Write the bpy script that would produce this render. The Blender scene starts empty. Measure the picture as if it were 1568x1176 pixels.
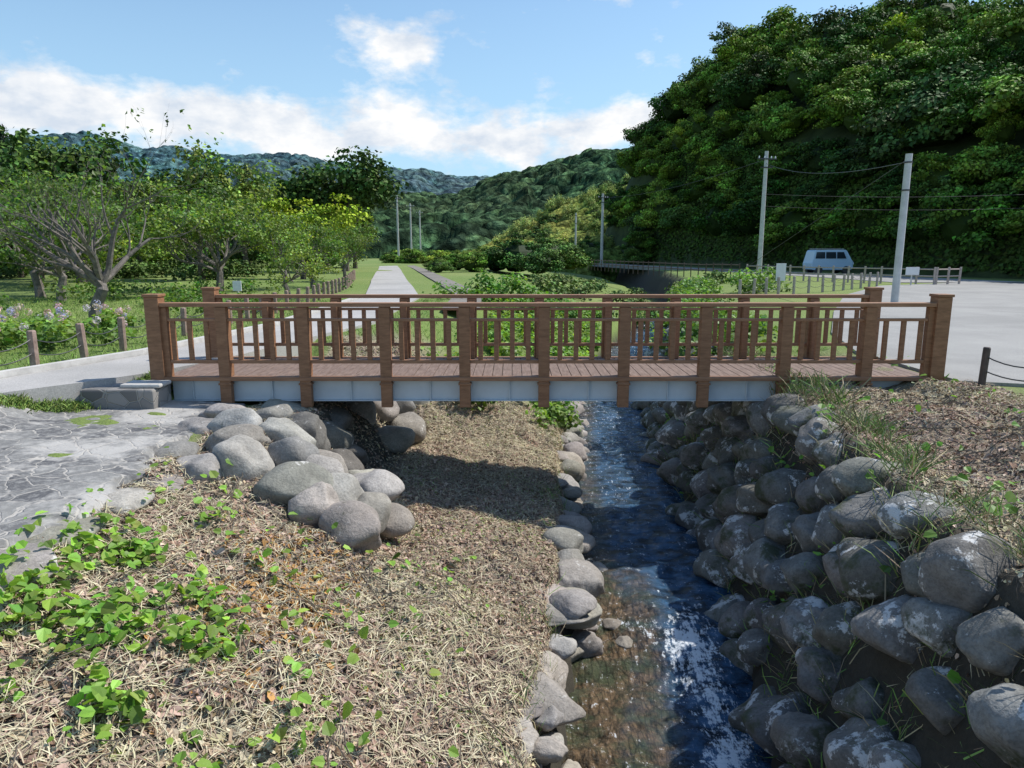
import bpy, bmesh, math
import numpy as np
from mathutils import Vector, Euler
R=np.random.default_rng(7)
scene=bpy.context.scene
# ------------------------------------------------------------------ helpers
def sstep(a,b,x):
    t=np.clip((np.asarray(x,float)-a)/(b-a),0,1); return t*t*(3-2*t)
_T=np.random.default_rng(3).random((256,256))
def vnoise(x,y):
    x=np.asarray(x,float);y=np.asarray(y,float)
    xi=np.floor(x).astype(int);yi=np.floor(y).astype(int);fx=x-xi;fy=y-yi
    fx=fx*fx*(3-2*fx);fy=fy*fy*(3-2*fy)
    g=lambda a,b:_T[a%256,b%256]
    return (g(xi,yi)*(1-fx)+g(xi+1,yi)*fx)*(1-fy)+(g(xi,yi+1)*(1-fx)+g(xi+1,yi+1)*fx)*fy
def fbm(x,y,o=4):
    s=0;a=.5
    for i in range(o):
        s=s+a*vnoise(x*2**i+17*i,y*2**i+5*i);a*=.5
    return s
def nrm(v):
    return v/np.maximum(np.linalg.norm(v,axis=-1,keepdims=True),1e-9)
def mkmesh(name,V,quads=None,tris=None,col=None,mats=(),qm=None,tm=None,smooth=False,extra=None):
    me=bpy.data.meshes.new(name)
    V=np.asarray(V,np.float32)
    me.vertices.add(len(V));me.vertices.foreach_set('co',V.ravel())
    q=np.zeros((0,4),int) if quads is None else np.asarray(quads,int).reshape(-1,4)
    t=np.zeros((0,3),int) if tris is None else np.asarray(tris,int).reshape(-1,3)
    L=np.concatenate([q.ravel(),t.ravel()]).astype(np.int32)
    me.loops.add(len(L));me.loops.foreach_set('vertex_index',L)
    n=len(q)+len(t)
    st=np.concatenate([np.arange(len(q))*4,len(q)*4+np.arange(len(t))*3]).astype(np.int32)
    me.polygons.add(n);me.polygons.foreach_set('loop_start',st)
    try: me.polygons.foreach_set('loop_total',np.concatenate([np.full(len(q),4),np.full(len(t),3)]).astype(np.int32))
    except Exception: pass
    for m in mats: me.materials.append(m)
    mi=np.concatenate([np.zeros(len(q),int) if qm is None else qm,np.zeros(len(t),int) if tm is None else tm]).astype(np.int32)
    me.polygons.foreach_set('material_index',mi)
    me.polygons.foreach_set('use_smooth',np.full(n,bool(smooth)))
    if col is not None:
        c=np.ones((len(V),4),np.float32);c[:,:3]=col
        a=me.color_attributes.new('Col','FLOAT_COLOR','POINT');a.data.foreach_set('color',c.ravel())
    me.update(calc_edges=True);me.validate()
    return me
def add(name,me,loc=(0,0,0),rot=(0,0,0),sc=(1,1,1),parent=None):
    o=bpy.data.objects.new(name,me);scene.collection.objects.link(o)
    o.location=loc;o.rotation_euler=rot;o.scale=sc if hasattr(sc,'__len__') else (sc,)*3
    if parent: o.parent=parent
    return o
def empty(name):
    o=bpy.data.objects.new(name,None);scene.collection.objects.link(o);return o
class Boxes:
    def __init__(s): s.V=[];s.Q=[]
    def box(s,x0,x1,y0,y1,z0,z1):
        b=len(s.V)
        s.V+=[(x0,y0,z0),(x1,y0,z0),(x1,y1,z0),(x0,y1,z0),(x0,y0,z1),(x1,y0,z1),(x1,y1,z1),(x0,y1,z1)]
        s.Q+=[[b+i for i in f] for f in ((0,3,2,1),(4,5,6,7),(0,1,5,4),(1,2,6,5),(2,3,7,6),(3,0,4,7))]
    def obj(s,name,mat,parent=None,bevel=.006):
        o=add(name,mkmesh(name,s.V,s.Q,mats=[mat]),parent=parent)
        if bevel:
            m=o.modifiers.new('b','BEVEL');m.width=bevel;m.segments=2;m.limit_method='ANGLE'
        return o
def tubes(segs,sides=6):
    V=[];Q=[];b=0
    for P,r in segs:
        P=np.asarray(P,float);n=len(P);r=np.broadcast_to(r,(n,))
        T=nrm(np.gradient(P,axis=0))
        ref=np.array([0,0,1.]) if abs(T[0][2])<.9 else np.array([1.,0,0])
        A=nrm(np.cross(T,ref));B=np.cross(T,A)
        an=np.arange(sides)*2*math.pi/sides
        ring=P[:,None]+r[:,None,None]*(A[:,None]*np.cos(an)[None,:,None]+B[:,None]*np.sin(an)[None,:,None])
        V.append(ring.reshape(-1,3))
        i=np.arange(n-1)[:,None]*sides;j=np.arange(sides)[None];k=(j+1)%sides
        Q.append((b+np.stack([i+j,i+k,i+sides+k,i+sides+j],-1)).reshape(-1,4))
        b+=n*sides
    return np.concatenate(V),np.concatenate(Q)
def leaves(P,N,size,wid=.4,rng=R,fancy=False,droop=0.,T=None):
    n=len(P);size=np.broadcast_to(size,(n,))[:,None]
    N=nrm(N)
    if T is None:T=rng.normal(size=(n,3))
    T=nrm(T-N*(T*N).sum(1,keepdims=True));T=T-np.array([0,0,droop]);T=nrm(T)
    S=np.cross(N,T)
    w=wid
    if not fancy:
        V=np.stack([P-T*size*.5,P+S*size*w-T*size*.05+N*size*.08,P+T*size*.5-N*size*.05,P-S*size*w-T*size*.05+N*size*.08],1)
        Q=np.arange(n*4).reshape(n,4)
        return V.reshape(-1,3),Q,4
    pts=[(-.5,0,0),(-.28,w,.10),(.2,w*.72,.08),(.5,0,-.06),(.2,-w*.72,.08),(-.28,-w,.10)]
    V=np.stack([P+T*size*a+S*size*b+N*size*c for a,b,c in pts],1).reshape(-1,3)
    b=np.arange(n)[:,None]*6
    Q=np.concatenate([b+np.array([[0,1,2,3]]),b+np.array([[0,3,4,5]])])
    return V,Q,6
def jit(c,n,amt=.25,rng=R):
    c=np.broadcast_to(np.asarray(c,float),(n,3))
    return np.clip(c*(1+rng.normal(size=(n,1))*amt)*(1+rng.normal(size=(n,3))*amt*.3),.003,.95)
# ------------------------------------------------------------------ materials
def newmat(name):
    m=bpy.data.materials.new(name);m.use_nodes=True
    nt=m.node_tree;b=nt.nodes['Principled BSDF'];return m,nt,b
class NT:
    def __init__(s,nt): s.nt=nt
    def n(s,t,**k):
        x=s.nt.nodes.new(t)
        for a,b in k.items(): setattr(x,a,b)
        return x
    def l(s,a,b): s.nt.links.new(a,b)
    def setin(s,sock,v):
        if isinstance(v,bpy.types.NodeSocket): s.l(v,sock)
        else: sock.default_value=v
    def math(s,op,a,b=0.,c=None,clamp=False):
        x=s.n('ShaderNodeMath',operation=op,use_clamp=clamp);s.setin(x.inputs[0],a);s.setin(x.inputs[1],b)
        if c is not None:s.setin(x.inputs[2],c)
        return x.outputs[0]
    def mix(s,f,a,b,blend='MIX'):
        x=s.n('ShaderNodeMix',data_type='RGBA',blend_type=blend)
        fix=lambda v:tuple(v)+(1,) if isinstance(v,(tuple,list)) and len(v)==3 else v
        s.setin(x.inputs[0],f);s.setin(x.inputs[6],fix(a));s.setin(x.inputs[7],fix(b));return x.outputs[2]
    def noise(s,scale,detail=5,rough=.6,vec=None,col=False):
        x=s.n('ShaderNodeTexNoise');x.inputs['Scale'].default_value=scale;x.inputs['Detail'].default_value=detail;x.inputs['Roughness'].default_value=rough
        if vec is not None:s.l(vec,x.inputs['Vector'])
        return x.outputs['Color' if col else 0]
    def vor(s,scale,feat='F1',vec=None,out='Distance'):
        x=s.n('ShaderNodeTexVoronoi',feature=feat);x.inputs['Scale'].default_value=scale
        if vec is not None:s.l(vec,x.inputs['Vector'])
        return x.outputs[out]
    def ramp(s,f,stops):
        x=s.n('ShaderNodeValToRGB');e=x.color_ramp.elements
        while len(e)<len(stops):e.new(.5)
        for i,(p,c) in enumerate(stops):
            e[i].position=p;e[i].color=(c,c,c,1) if not hasattr(c,'__len__') else tuple(c)+(1,)
        s.l(f,x.inputs[0]);return x.outputs[0]
    def bump(s,h,strength,dist,b):
        x=s.n('ShaderNodeBump');x.inputs['Strength'].default_value=strength;x.inputs['Distance'].default_value=dist
        s.l(h,x.inputs['Height']);s.l(x.outputs[0],b.inputs['Normal'])
    def pos(s): return s.n('ShaderNodeNewGeometry').outputs['Position']
    def obj(s): return s.n('ShaderNodeTexCoord').outputs['Object']
    def attr(s,name='Col'):
        x=s.n('ShaderNodeAttribute');x.attribute_name=name;return x
def leafmat(name,trans=.3,rough=.5,var=.25,spec=.35):
    m,nt,b=newmat(name);N=NT(nt)
    a=N.attr();base=a.outputs['Color']
    if var:
        oi=N.n('ShaderNodeObjectInfo')
        v=N.math('MULTIPLY_ADD',oi.outputs['Random'],2*var,1-var)
        hs=N.n('ShaderNodeHueSaturation');N.l(base,hs.inputs['Color']);N.l(v,hs.inputs['Value'])
        N.l(N.math('MULTIPLY_ADD',oi.outputs['Random'],-.035,.52),hs.inputs['Hue']);base=hs.outputs[0]
    b.inputs['Roughness'].default_value=rough;b.inputs['Specular IOR Level'].default_value=spec
    N.l(base,b.inputs['Base Color'])
    if trans>0:
        t=N.n('ShaderNodeBsdfTranslucent')
        N.l(N.mix(1,base,(1.5,1.5,.7),'MULTIPLY'),t.inputs['Color'])
        mx=N.n('ShaderNodeMixShader');mx.inputs[0].default_value=trans
        N.l(b.outputs[0],mx.inputs[1]);N.l(t.outputs[0],mx.inputs[2])
        N.l(mx.outputs[0],nt.nodes['Material Output'].inputs['Surface'])
    return m
def hillmat(name,scale,dist):
    m,nt,b=newmat(name);N=NT(nt);a=N.attr();p=N.pos()
    f=N.noise(scale,5,.7,p);v=N.vor(scale*1.1,'F1',p)
    k=N.math('MULTIPLY',N.ramp(f,[(.32,.35),(.68,1.5)]),N.ramp(v,[(.1,1.25),(.75,.45)]))  # cell edges darkened as painted shade between crowns
    N.l(N.mix(1.,a.outputs['Color'],k,'MULTIPLY'),b.inputs['Base Color']);b.inputs['Roughness'].default_value=.95;b.inputs['Specular IOR Level'].default_value=0
    N.bump(N.math('SUBTRACT',f,N.math('MULTIPLY',v,.7)),1.,dist,b);return m
def simple(name,c1,c2,scale=8,rough=.7,bump=.3,dist=.01,stretch=None,metal=0,coord='pos'):
    m,nt,b=newmat(name);N=NT(nt);v=N.pos() if coord=='pos' else N.obj()
    if stretch:
        mp=N.n('ShaderNodeMapping');mp.inputs['Scale'].default_value=stretch;N.l(v,mp.inputs[0]);v=mp.outputs[0]
    f=N.noise(scale,5,.65,v)
    N.l(N.mix(N.ramp(f,[(.3,0),(.7,1)]),c1,c2),b.inputs['Base Color'])
    b.inputs['Roughness'].default_value=rough;b.inputs['Metallic'].default_value=metal
    if bump:N.bump(f,bump,dist,b)
    return m
M_leaf=leafmat('foliage',.35);M_grass=leafmat('grass_blades',0,.6,0,.2);M_crown=leafmat('canopy_foliage',0,.7,.3,.2);M_lit=leafmat('dead_leaves',0,.8,0,.15);M_far=leafmat('far_foliage',0,.9,0,.0)
M_flower=leafmat('petals',.3,.6,0)
M_bark=simple('bark',(.05,.04,.03),(.17,.14,.11),9,.9,.8,.02,coord='obj')
M_bark2=simple('grey_bark',(.08,.07,.06),(.24,.21,.185),11,.9,.8,.02,coord='obj')
M_wood=simple('stained_wood',(.19,.088,.04),(.34,.17,.086),7,.65,.3,.004,(1,1,5))
M_woodh=simple('stained_wood_rail',(.22,.105,.052),(.38,.2,.11),7,.65,.3,.004,(.5,4,5))
M_deck=simple('deck_planks',(.12,.078,.06),(.27,.195,.16),6,.75,.3,.004,(4,.6,1))
M_steel=simple('painted_steel',(.5,.56,.6),(.6,.66,.7),3,.4,.05,.002)
M_conc=simple('concrete',(.4,.385,.36),(.6,.58,.55),5,.85,.4,.005)
M_pole=simple('pole_concrete',(.45,.45,.44),(.6,.6,.58),4,.7,.1,.003)
M_metal=simple('dark_metal',(.03,.03,.03),(.06,.06,.06),4,.5,0)
M_post=simple('fence_wood',(.19,.125,.1),(.4,.29,.24),9,.8,.4,.006)
M_fconc=simple('fence_concrete',(.33,.27,.235),(.5,.43,.39),9,.85,.3,.005)
M_dpost=simple('dark_post',(.05,.035,.03),(.11,.08,.065),9,.7,.3,.004)
M_sign=simple('sign_white',(.7,.7,.7),(.8,.8,.8),4,.4,0)
def roadmat(name,c1,c2,crack=True):
    m,nt,b=newmat(name);N=NT(nt);p=N.pos()
    f=N.noise(.7,5,.6,p);g=N.noise(60,3,.7,p);k=N.noise(.25,4,.6,p)
    c=N.mix(N.ramp(f,[(.35,0),(.68,1)]),c1,c2);c=N.mix(.5,c,N.mix(N.ramp(g,[(.3,0),(.7,1)]),tuple(x*.55 for x in c1),tuple(min(1,x*1.35) for x in c2)))
    c=N.mix(N.ramp(k,[(.48,0),(.62,.35)]),c,tuple(x*.7 for x in c1))
    N.l(c,b.inputs['Base Color']);b.inputs['Roughness'].default_value=.9;N.bump(g,.35,.006,b);return m
M_road=roadmat('path_concrete',(.33,.32,.305),(.47,.45,.43))
M_asph=roadmat('lot_asphalt',(.25,.245,.235),(.36,.35,.33))
M_track=roadmat('track',(.16,.14,.12),(.27,.25,.22))
m,nt,b=newmat('flagstone');N=NT(nt);p=N.pos()
w=N.n('ShaderNodeVectorMath',operation='ADD');N.l(p,w.inputs[0])
nz=N.noise(2.2,3,.5,p,True);sc_=N.n('ShaderNodeVectorMath',operation='SCALE');N.l(nz,sc_.inputs[0]);sc_.inputs['Scale'].default_value=.45;N.l(sc_.outputs[0],w.inputs[1])
de=N.vor(3.3,'DISTANCE_TO_EDGE',w.outputs[0]);cc=N.vor(3.3,'F1',w.outputs[0],'Color')
sp=N.n('ShaderNodeSeparateColor');N.l(cc,sp.inputs[0])
st=N.mix(sp.outputs[0],(.075,.075,.08),(.22,.215,.205));f2=N.noise(14,5,.7,p)
st=N.mix(N.ramp(f2,[(.45,0),(.72,.7)]),st,(.4,.39,.37))
big=N.noise(.9,5,.65,p);st=N.mix(N.ramp(big,[(.49,0),(.58,.7)]),st,(.5,.48,.45))
ed=N.ramp(de,[(.015,1),(.045,0)]);ed=N.math('MULTIPLY',ed,N.ramp(N.noise(3,4,.6,p),[(.35,.25),(.6,1)]))
N.l(N.mix(ed,st,(.45,.42,.38)),b.inputs['Base Color']);b.inputs['Roughness'].default_value=.9
hh=N.math('ADD',N.math('MULTIPLY',ed,-.8),N.math('MULTIPLY',f2,.8));N.bump(hh,.7,.02,b);M_flag=m
def rockmat(name,c1,c2,lich,lich_amt,moss,ls=5.5):
    m,nt,b=newmat(name);N=NT(nt);p=N.pos();a=N.attr()
    f=N.noise(4,5,.65,p);g=N.noise(40,3,.7,p);k=N.noise(ls,6,.75,p)
    c=N.mix(N.ramp(f,[(.3,0),(.7,1)]),c1,c2);c=N.mix(N.math('MULTIPLY',N.ramp(g,[(.45,0),(.6,1)]),.35),c,tuple(x*.5 for x in c1))
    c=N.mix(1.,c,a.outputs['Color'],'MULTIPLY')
    c=N.mix(N.ramp(k,[(1-lich_amt,0),(1.04-lich_amt,.9)]),c,lich)
    mo=N.noise(2.6,5,.7,p);c=N.mix(N.ramp(mo,[(1-moss,0),(1.1-moss,.85)]),c,(.045,.055,.02))
    N.l(c,b.inputs['Base Color']);b.inputs['Roughness'].default_value=.85
    N.bump(N.math('ADD',f,N.math('MULTIPLY',g,.4)),.6,.04,b);return m
M_rockL=rockmat('boulder_light',(.22,.205,.185),(.42,.395,.36),(.55,.53,.5),.38,.34)
M_rockR=rockmat('boulder_dark',(.1,.098,.092),(.24,.235,.22),(.62,.62,.61),.445,.47,3.0)
m,nt,b=newmat('ground');N=NT(nt);p=N.pos();a=N.attr();sp=N.n('ShaderNodeSeparateColor');N.l(a.outputs['Color'],sp.inputs[0])
f=N.noise(1.3,4,.7,p);g=N.noise(22,5,.75,p);h=N.noise(.12,3,.6,p)
gr=N.mix(N.ramp(g,[(.3,0),(.7,1)]),(.09,.14,.03),(.2,.29,.06));gr=N.mix(N.ramp(h,[(.4,0),(.65,.5)]),gr,(.25,.28,.09))
li=N.mix(N.ramp(g,[(.36,0),(.64,1)]),(.15,.11,.08),(.42,.345,.27));li=N.mix(N.ramp(f,[(.5,0),(.7,.5)]),li,(.1,.095,.045))
c=N.mix(sp.outputs[0],gr,li);c=N.mix(sp.outputs[1],c,N.mix(g,(.02,.018,.013),(.08,.07,.05)))
N.l(c,b.inputs['Base Color']);b.inputs['Roughness'].default_value=.95;N.bump(g,.8,.04,b);M_ground=m
# water
m,nt,b=newmat('stream_water');N=NT(nt);p=N.pos();a=N.attr();sp=N.n('ShaderNodeSeparateColor');N.l(a.outputs['Color'],sp.inputs[0])
mp=N.n('ShaderNodeMapping');mp.inputs['Scale'].default_value=(1.2,1.9,1);N.l(p,mp.inputs[0]);q=mp.outputs[0]
mp2=N.n('ShaderNodeMapping');mp2.inputs['Scale'].default_value=(2.6,.8,1);N.l(p,mp2.inputs[0]);q2=mp2.outputs[0]
wv=N.noise(3.2,5,.6,q);fi=N.noise(8,5,.74,q);fs=N.noise(7,6,.78,q2);big=N.noise(2.2,3,.6,q)
deep=N.mix(N.ramp(wv,[(.38,0),(.62,1)]),(.006,.018,.035),(.055,.135,.25))
sh=N.mix(N.ramp(fs,[(.38,0),(.6,1)]),(.02,.016,.01),(.24,.16,.09));sh=N.mix(N.ramp(big,[(.45,0),(.6,.8)]),sh,(.06,.085,.045))
st=N.vor(5.,'DISTANCE_TO_EDGE',q2);sh=N.mix(N.ramp(st,[(.0,.65),(.12,0)]),sh,(.015,.014,.01))
c=N.mix(sp.outputs[1],deep,sh)
fm=N.math('ADD',N.math('MULTIPLY',sp.outputs[0],.2),N.math('ADD',N.math('MULTIPLY',fi,.4),N.math('MULTIPLY',fs,.6)))
fo=N.ramp(fm,[(.59,0),(.65,1)])
N.l(N.mix(fo,c,(.78,.83,.88)),b.inputs['Base Color'])
N.l(N.math('MULTIPLY_ADD',fo,.5,.16),b.inputs['Roughness']);b.inputs['IOR'].default_value=1.33
N.bump(N.math('ADD',wv,N.math('MULTIPLY',fi,.6)),.9,.1,b);M_water=m
# ------------------------------------------------------------------ terrain
YC=[-40,3,5,8,11.5,16,20,30,45,70,100,3000];CC=[1.0,1.05,1.25,1.7,1.95,2.25,2.8,5,9.5,13,14,14]
def cy(y): return np.interp(y,YC,CC)
def hgt(x,y,detail=True):
    x=np.asarray(x,float);y=np.asarray(y,float)
    c=cy(y);d=x-c;hw=.85
    zr=np.interp(d,[.95,2.0,4.2,6],[-2.55,-.26,-.03,-.02])
    xe=c-1.2
    t=np.clip((xe-x)/(xe+3.7),0,1);zA=-1.95+1.53*t+.15*np.sin(t*math.pi)*1.0
    zA=zA+np.interp(-x,[3.7,5.7,6.7],[0,.1,.4])
    tb=np.clip((xe-x)/(xe+1.9),0,1);zB=-1.93+.38*tb+np.interp(-x,[1.9,2.8,4.6],[0,1.05,1.13])
    rise=.38*(sstep(5.9,6.7,-x)*(1-sstep(9.6,10.4,y))+sstep(4.7,5.4,-x)*sstep(9.6,10.4,y));zB=np.minimum(zB+rise,-.02)
    tc=np.clip((xe-x)/(xe+2.4),0,1);zC=-1.93+1.88*tc**.9
    wAB=sstep(6.2,8.4,y+.35*(x+2));wBC=sstep(12.6,15.5,y)
    zl=zA*(1-wAB)+zB*wAB;zl=zl*(1-wBC)+zC*wBC
    zl=np.minimum(zl,-.02)
    zl=np.where(x>xe,np.interp(-d,[hw,1.2],[-2.55,-1.93]),zl)
    z=np.where(d>0,zr,zl);z=np.where((d>-hw)&(d<.95),-2.9,z)
    if detail:
        amp=np.where(z<-.06,1.,.12)*np.exp(-np.maximum(0,y-16)/10)
        z=z+(fbm(x*1.7+9,y*1.7,4)-.47)*.34*amp+(fbm(x*7,y*7,3)-.44)*.09*amp
    z=z+np.where(x<-8.5,(fbm(x*.12,y*.12,3)-.3)*.5*sstep(-8.5,-14,x),0)
    far=sstep(180,700,np.hypot(x,y));z=z+far*6*fbm(x*.004,y*.004,3)
    return z
def geo(a,b,n): return np.geomspace(a,b,n)
xs=np.concatenate([-geo(24,3000,26)[::-1],np.arange(-23.5,-6.6,.5),np.arange(-6.5,6.5,.075),np.arange(6.6,24,.45),geo(24.5,3000,26)])
ys=np.concatenate([[-60,-30,-15,-8,-4],np.arange(-2,2.9,.25),np.arange(3,16.5,.075),np.arange(16.6,30,.25),np.arange(30.5,75,.8),geo(76,3500,30)])
def grid(xs,ys):
    X,Y=np.meshgrid(xs,ys);nx,ny=len(xs),len(ys)
    i=np.arange(ny-1)[:,None]*nx;j=np.arange(nx-1)[None]
    return X,Y,np.stack([i+j,i+j+1,i+nx+j+1,i+nx+j],-1).reshape(-1,4)
X,Y,Q=grid(xs,ys);Z=hgt(X,Y)
def litmask(x,y):
    c=cy(y);d=x-c
    return np.where((d<0),sstep(-3.9,-3.5,x)*sstep(17,14,y),sstep(7.2,5.0,x)*sstep(14,11,y))
lit=litmask(X,Y);D=X-cy(Y)
wall=np.where(D>0,sstep(.5,.9,D)*sstep(2.4,1.9,D),sstep(1.2,.95,-D))
wall=np.maximum(wall,sstep(-3,-2.6,X)*sstep(-1.7,-2.0,X)*sstep(8,9,Y)*sstep(14.5,13,Y))
colz=np.stack([lit,wall,lit*0],-1).reshape(-1,3)
add('ground',mkmesh('ground',np.stack([X,Y,Z],-1).reshape(-1,3),Q,col=colz,mats=[M_ground],smooth=True))
# ------------------------------------------------------------------ ribbons (roads)
def ribbon(name,L,Rr,mat,z=.012,skirt=.35,top=None):
    L=np.array(L,float);Rr=np.array(Rr,float)
    k=np.linspace(0,len(L)-1,(len(L)-1)*12+1);i=np.arange(len(L))
    li=np.stack([np.interp(k,i,L[:,0]),np.interp(k,i,L[:,1])],1);ri=np.stack([np.interp(k,i,Rr[:,0]),np.interp(k,i,Rr[:,1])],1)
    n=len(k);jl=(fbm(k*2.3,k*0+3,3)-.45)*.12;li[:,0]+=jl;ri[:,0]-=jl[::-1]
    V=np.concatenate([np.c_[li,np.full(n,z)],np.c_[ri,np.full(n,z)],np.c_[li,np.full(n,z-skirt)],np.c_[ri,np.full(n,z-skirt)]])
    a=np.arange(n-1);Q=np.concatenate([np.stack([a,a+n,a+n+1,a+1],1),np.stack([a+2*n,a,a+1,a+1+2*n],1),np.stack([a+n,a+3*n,a+3*n+1,a+n+1],1)])
    return add(name,mkmesh(name,V,Q,mats=[mat]))
RL=[(-8.8,2),(-7.9,7),(-7.1,10),(-6.3,12.2),(-5.6,17),(-5.75,28),(-8.8,45),(-13.4,72),(-24.5,135),(-48,260)]
RR=[(-7.3,4),(-6.7,8.4),(-5.3,10.3),(-4.7,12.2),(-3.5,18),(-3.6,28),(-6.6,45),(-11.2,72),(-22.2,135),(-45,260)]
ribbon('concrete_path',RL,RR,M_road)
ribbon('gravel_track',[(-2.2,22),(-2.4,30),(-5.0,45),(-9.8,72),(-19,120)],[(-1.0,22),(-1.3,30),(-3.9,45),(-8.7,72),(-18,120)],M_track,z=.015,skirt=.1)
P=np.array(RL[:6],float);k=np.linspace(0,5,60);P=np.stack([np.interp(k,range(6),P[:,0])-.1,np.interp(k,range(6),P[:,1]),k*0+.03],1)
V=[];
for dx,dz in((-.07,-.2),(-.07,.07),(.07,.07),(.07,-.2)): V.append(P+[dx,0,dz])
V=np.stack(V,1).reshape(-1,3);a=np.arange(59)[:,None]*4
Qk=np.concatenate([a+np.array([[0,1,5,4]]),a+np.array([[1,2,6,5]]),a+np.array([[2,3,7,6]])])
add('path_kerb',mkmesh('path_kerb',V,Qk,mats=[M_conc]))
def slab(name,pts,mat,z,th=.3):
    bm=bmesh.new();vs=[bm.verts.new((x,y,z)) for x,y in pts];f=bm.faces.new(vs)
    r=bmesh.ops.extrude_face_region(bm,geom=[f]);
    for v in r['geom']:
        if isinstance(v,bmesh.types.BMVert): v.co.z-=th
    bmesh.ops.recalc_face_normals(bm,faces=bm.faces);me=bpy.data.meshes.new(name);bm.to_mesh(me);me.materials.append(mat);return add(name,me)
slab('parking_lot',[(6.15,9.6),(8,9.0),(14,7.2),(45,0),(48,30),(26,41),(19,37),(13.5,29),(9.5,21),(7.0,15.5),(6.15,12.6)],M_asph,.02)
ribbon('hillside_road',[(22,41),(21,52),(17.5,68),(14,88),(9,118)],[(30,41),(27.5,52),(22.5,68),(17,88),(12,118)],M_asph,z=.01)
xs2=np.arange(-9.5,-3.45,.08);ys2=np.arange(0,9.95,.08)
X2,Y2,Q2=grid(xs2,ys2)
edge=-3.75+.2*np.sin(Y2*1.3)+.5*(fbm(Y2*2.2,Y2*0+2,3)-.4)
def roadR(y): return np.interp(y,[4,8.4,10.3],[-7.3,-6.7,-5.3])
Xc=np.minimum(X2,edge+.08);Z2=hgt(Xc,Y2,False)+.07+.03*fbm(Xc*2,Y2*2,3)-.3*(X2>edge)
keep=(X2>roadR(Y2)+.25)&(X2<edge+.16)
fk=keep.ravel()[Q2].all(1)
add('flagstone_path',mkmesh('flagstone_path',np.stack([Xc,Y2,Z2],-1).reshape(-1,3),Q2[fk],mats=[M_flag],smooth=True))
# ------------------------------------------------------------------ boulders
def ico(n):
    bm=bmesh.new();bmesh.ops.create_icosphere(bm,subdivisions=n,radius=1);bm.verts.ensure_lookup_table()
    a=np.array([v.co for v in bm.verts]);f=np.array([[v.index for v in f.verts] for f in bm.faces]);bm.free();return a,f
IV3,IF3=ico(4);IV2,IF2=ico(2);ico2=ico(3)
def rotm(rng):
    q=nrm(rng.normal(size=4));w,x,y,z=q
    return np.array([[1-2*(y*y+z*z),2*(x*y-z*w),2*(x*z+y*w)],[2*(x*y+z*w),1-2*(x*x+z*z),2*(y*z-x*w)],[2*(x*z-y*w),2*(y*z+x*w),1-2*(x*x+y*y)]])
def boulders(name,L,mat,seed=1,cut=(.62,.88),ax=1.12,sc=1.,dz=0.,dark=None):
    rng=np.random.default_rng(seed);Vs=[];Fs=[];Cs=[];b=0
    for (x,y,z,r,*fl) in L:
        bv,bf=(IV3,IF3) if y<11 else ico2
        v=bv.copy()
        for k in range(10):
            n=nrm(rng.normal(size=3));o=rng.uniform(*cut);dd=v@n-o
            v=v-np.where(dd>0,dd*.8,0)[:,None]*n
        v=v*(1+.06*np.sin(v@rng.normal(size=3)*3+rng.random()*6)+.03*np.sin(v@rng.normal(size=3)*7))[:,None]
        v=v+bv*(.08*(fbm(bv[:,0]*3+b,bv[:,1]*3+bv[:,2]*2,4)-.45))[:,None]
        v=v@rotm(rng).T*np.array([rng.uniform(1,1.3),rng.uniform(.9,1.15),fl[0] if fl else rng.uniform(.75,1.0)])*r*ax*sc
        Vs.append(v+[x,y,z+dz]);Fs.append(bf+b);b+=len(v)
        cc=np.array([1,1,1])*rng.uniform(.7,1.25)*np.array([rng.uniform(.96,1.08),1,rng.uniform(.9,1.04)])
        if dark and dark(x,y,z): cc=cc*.45  # shade under the bridge multiplied into the stone colour
        Cs.append(np.tile(cc,(len(v),1)))
    return add(name,mkmesh(name,np.concatenate(Vs),tris=np.concatenate(Fs),col=np.concatenate(Cs),mats=[mat],smooth=True))
LB=[(-1.62,6.75,-1.04,.26),(-2.35,7.2,-.74,.31),(-1.9,7.35,-.9,.27),(-1.7,8.1,-1.08,.27),(-2.8,8.35,-.55,.29),(-2.95,7.5,-.56,.28),(-3.35,8.45,-.44,.26),
(-2.05,6.95,-.87,.25),(-1.6,7.35,-1.1,.26),(-2.55,7.8,-.62,.27),(-3.2,8.0,-.48,.26),(-1.45,7.7,-1.3,.22),(-2.2,7.75,-.77,.25),(-1.9,8.5,-1.2,.26),(-3.3,7.2,-.58,.24),
(-3.85,8.5,-.45,.27,.5),(-3.9,7.75,-.52,.3,.45),(-3.8,9.15,-.4,.22,.7),(-3.7,6.7,-.54,.3,.4),(-3.65,6.1,-.52,.28,.4),(-3.7,5.4,-.5,.3,.3),(-3.65,4.8,-.5,.3,.3),(-3.6,4.2,-.5,.3,.3),(-3.9,7.2,-.5,.3,.3),
(-2.35,8.1,-.82,.26),(-2.7,9.0,-.65,.28),(-3.2,9.2,-.48,.27),(-2.7,9.7,-.85,.3),(-2.4,9.8,-1.15,.28),(-2.3,9.0,-1.1,.26),(-2.0,9.4,-1.4,.22),(-2.8,10.4,-.9,.32),(-2.5,10.5,-1.35,.28),
(-2.05,11.5,-1.35,.3),(-2.6,11.5,-.95,.34),(-2.4,12.3,-1.0,.34),(-1.9,12.4,-1.4,.3),(-2.2,13.1,-1.1,.3),(-2.7,13.0,-.7,.33),(-1.95,13.8,-1.2,.3),(-3.3,10,-.6,.28),(-2.4,13.9,-.7,.3),(-3.0,12,-.6,.28)]
boulders('boulder_pile',LB,M_rockL,5,sc=1.06,dz=.03,dark=lambda x,y,z:8.9<y<11 and z<-.6)  # low stones below the deck get painted bridge shade
rng=np.random.default_rng(11);ES=[]
y=2.6
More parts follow.
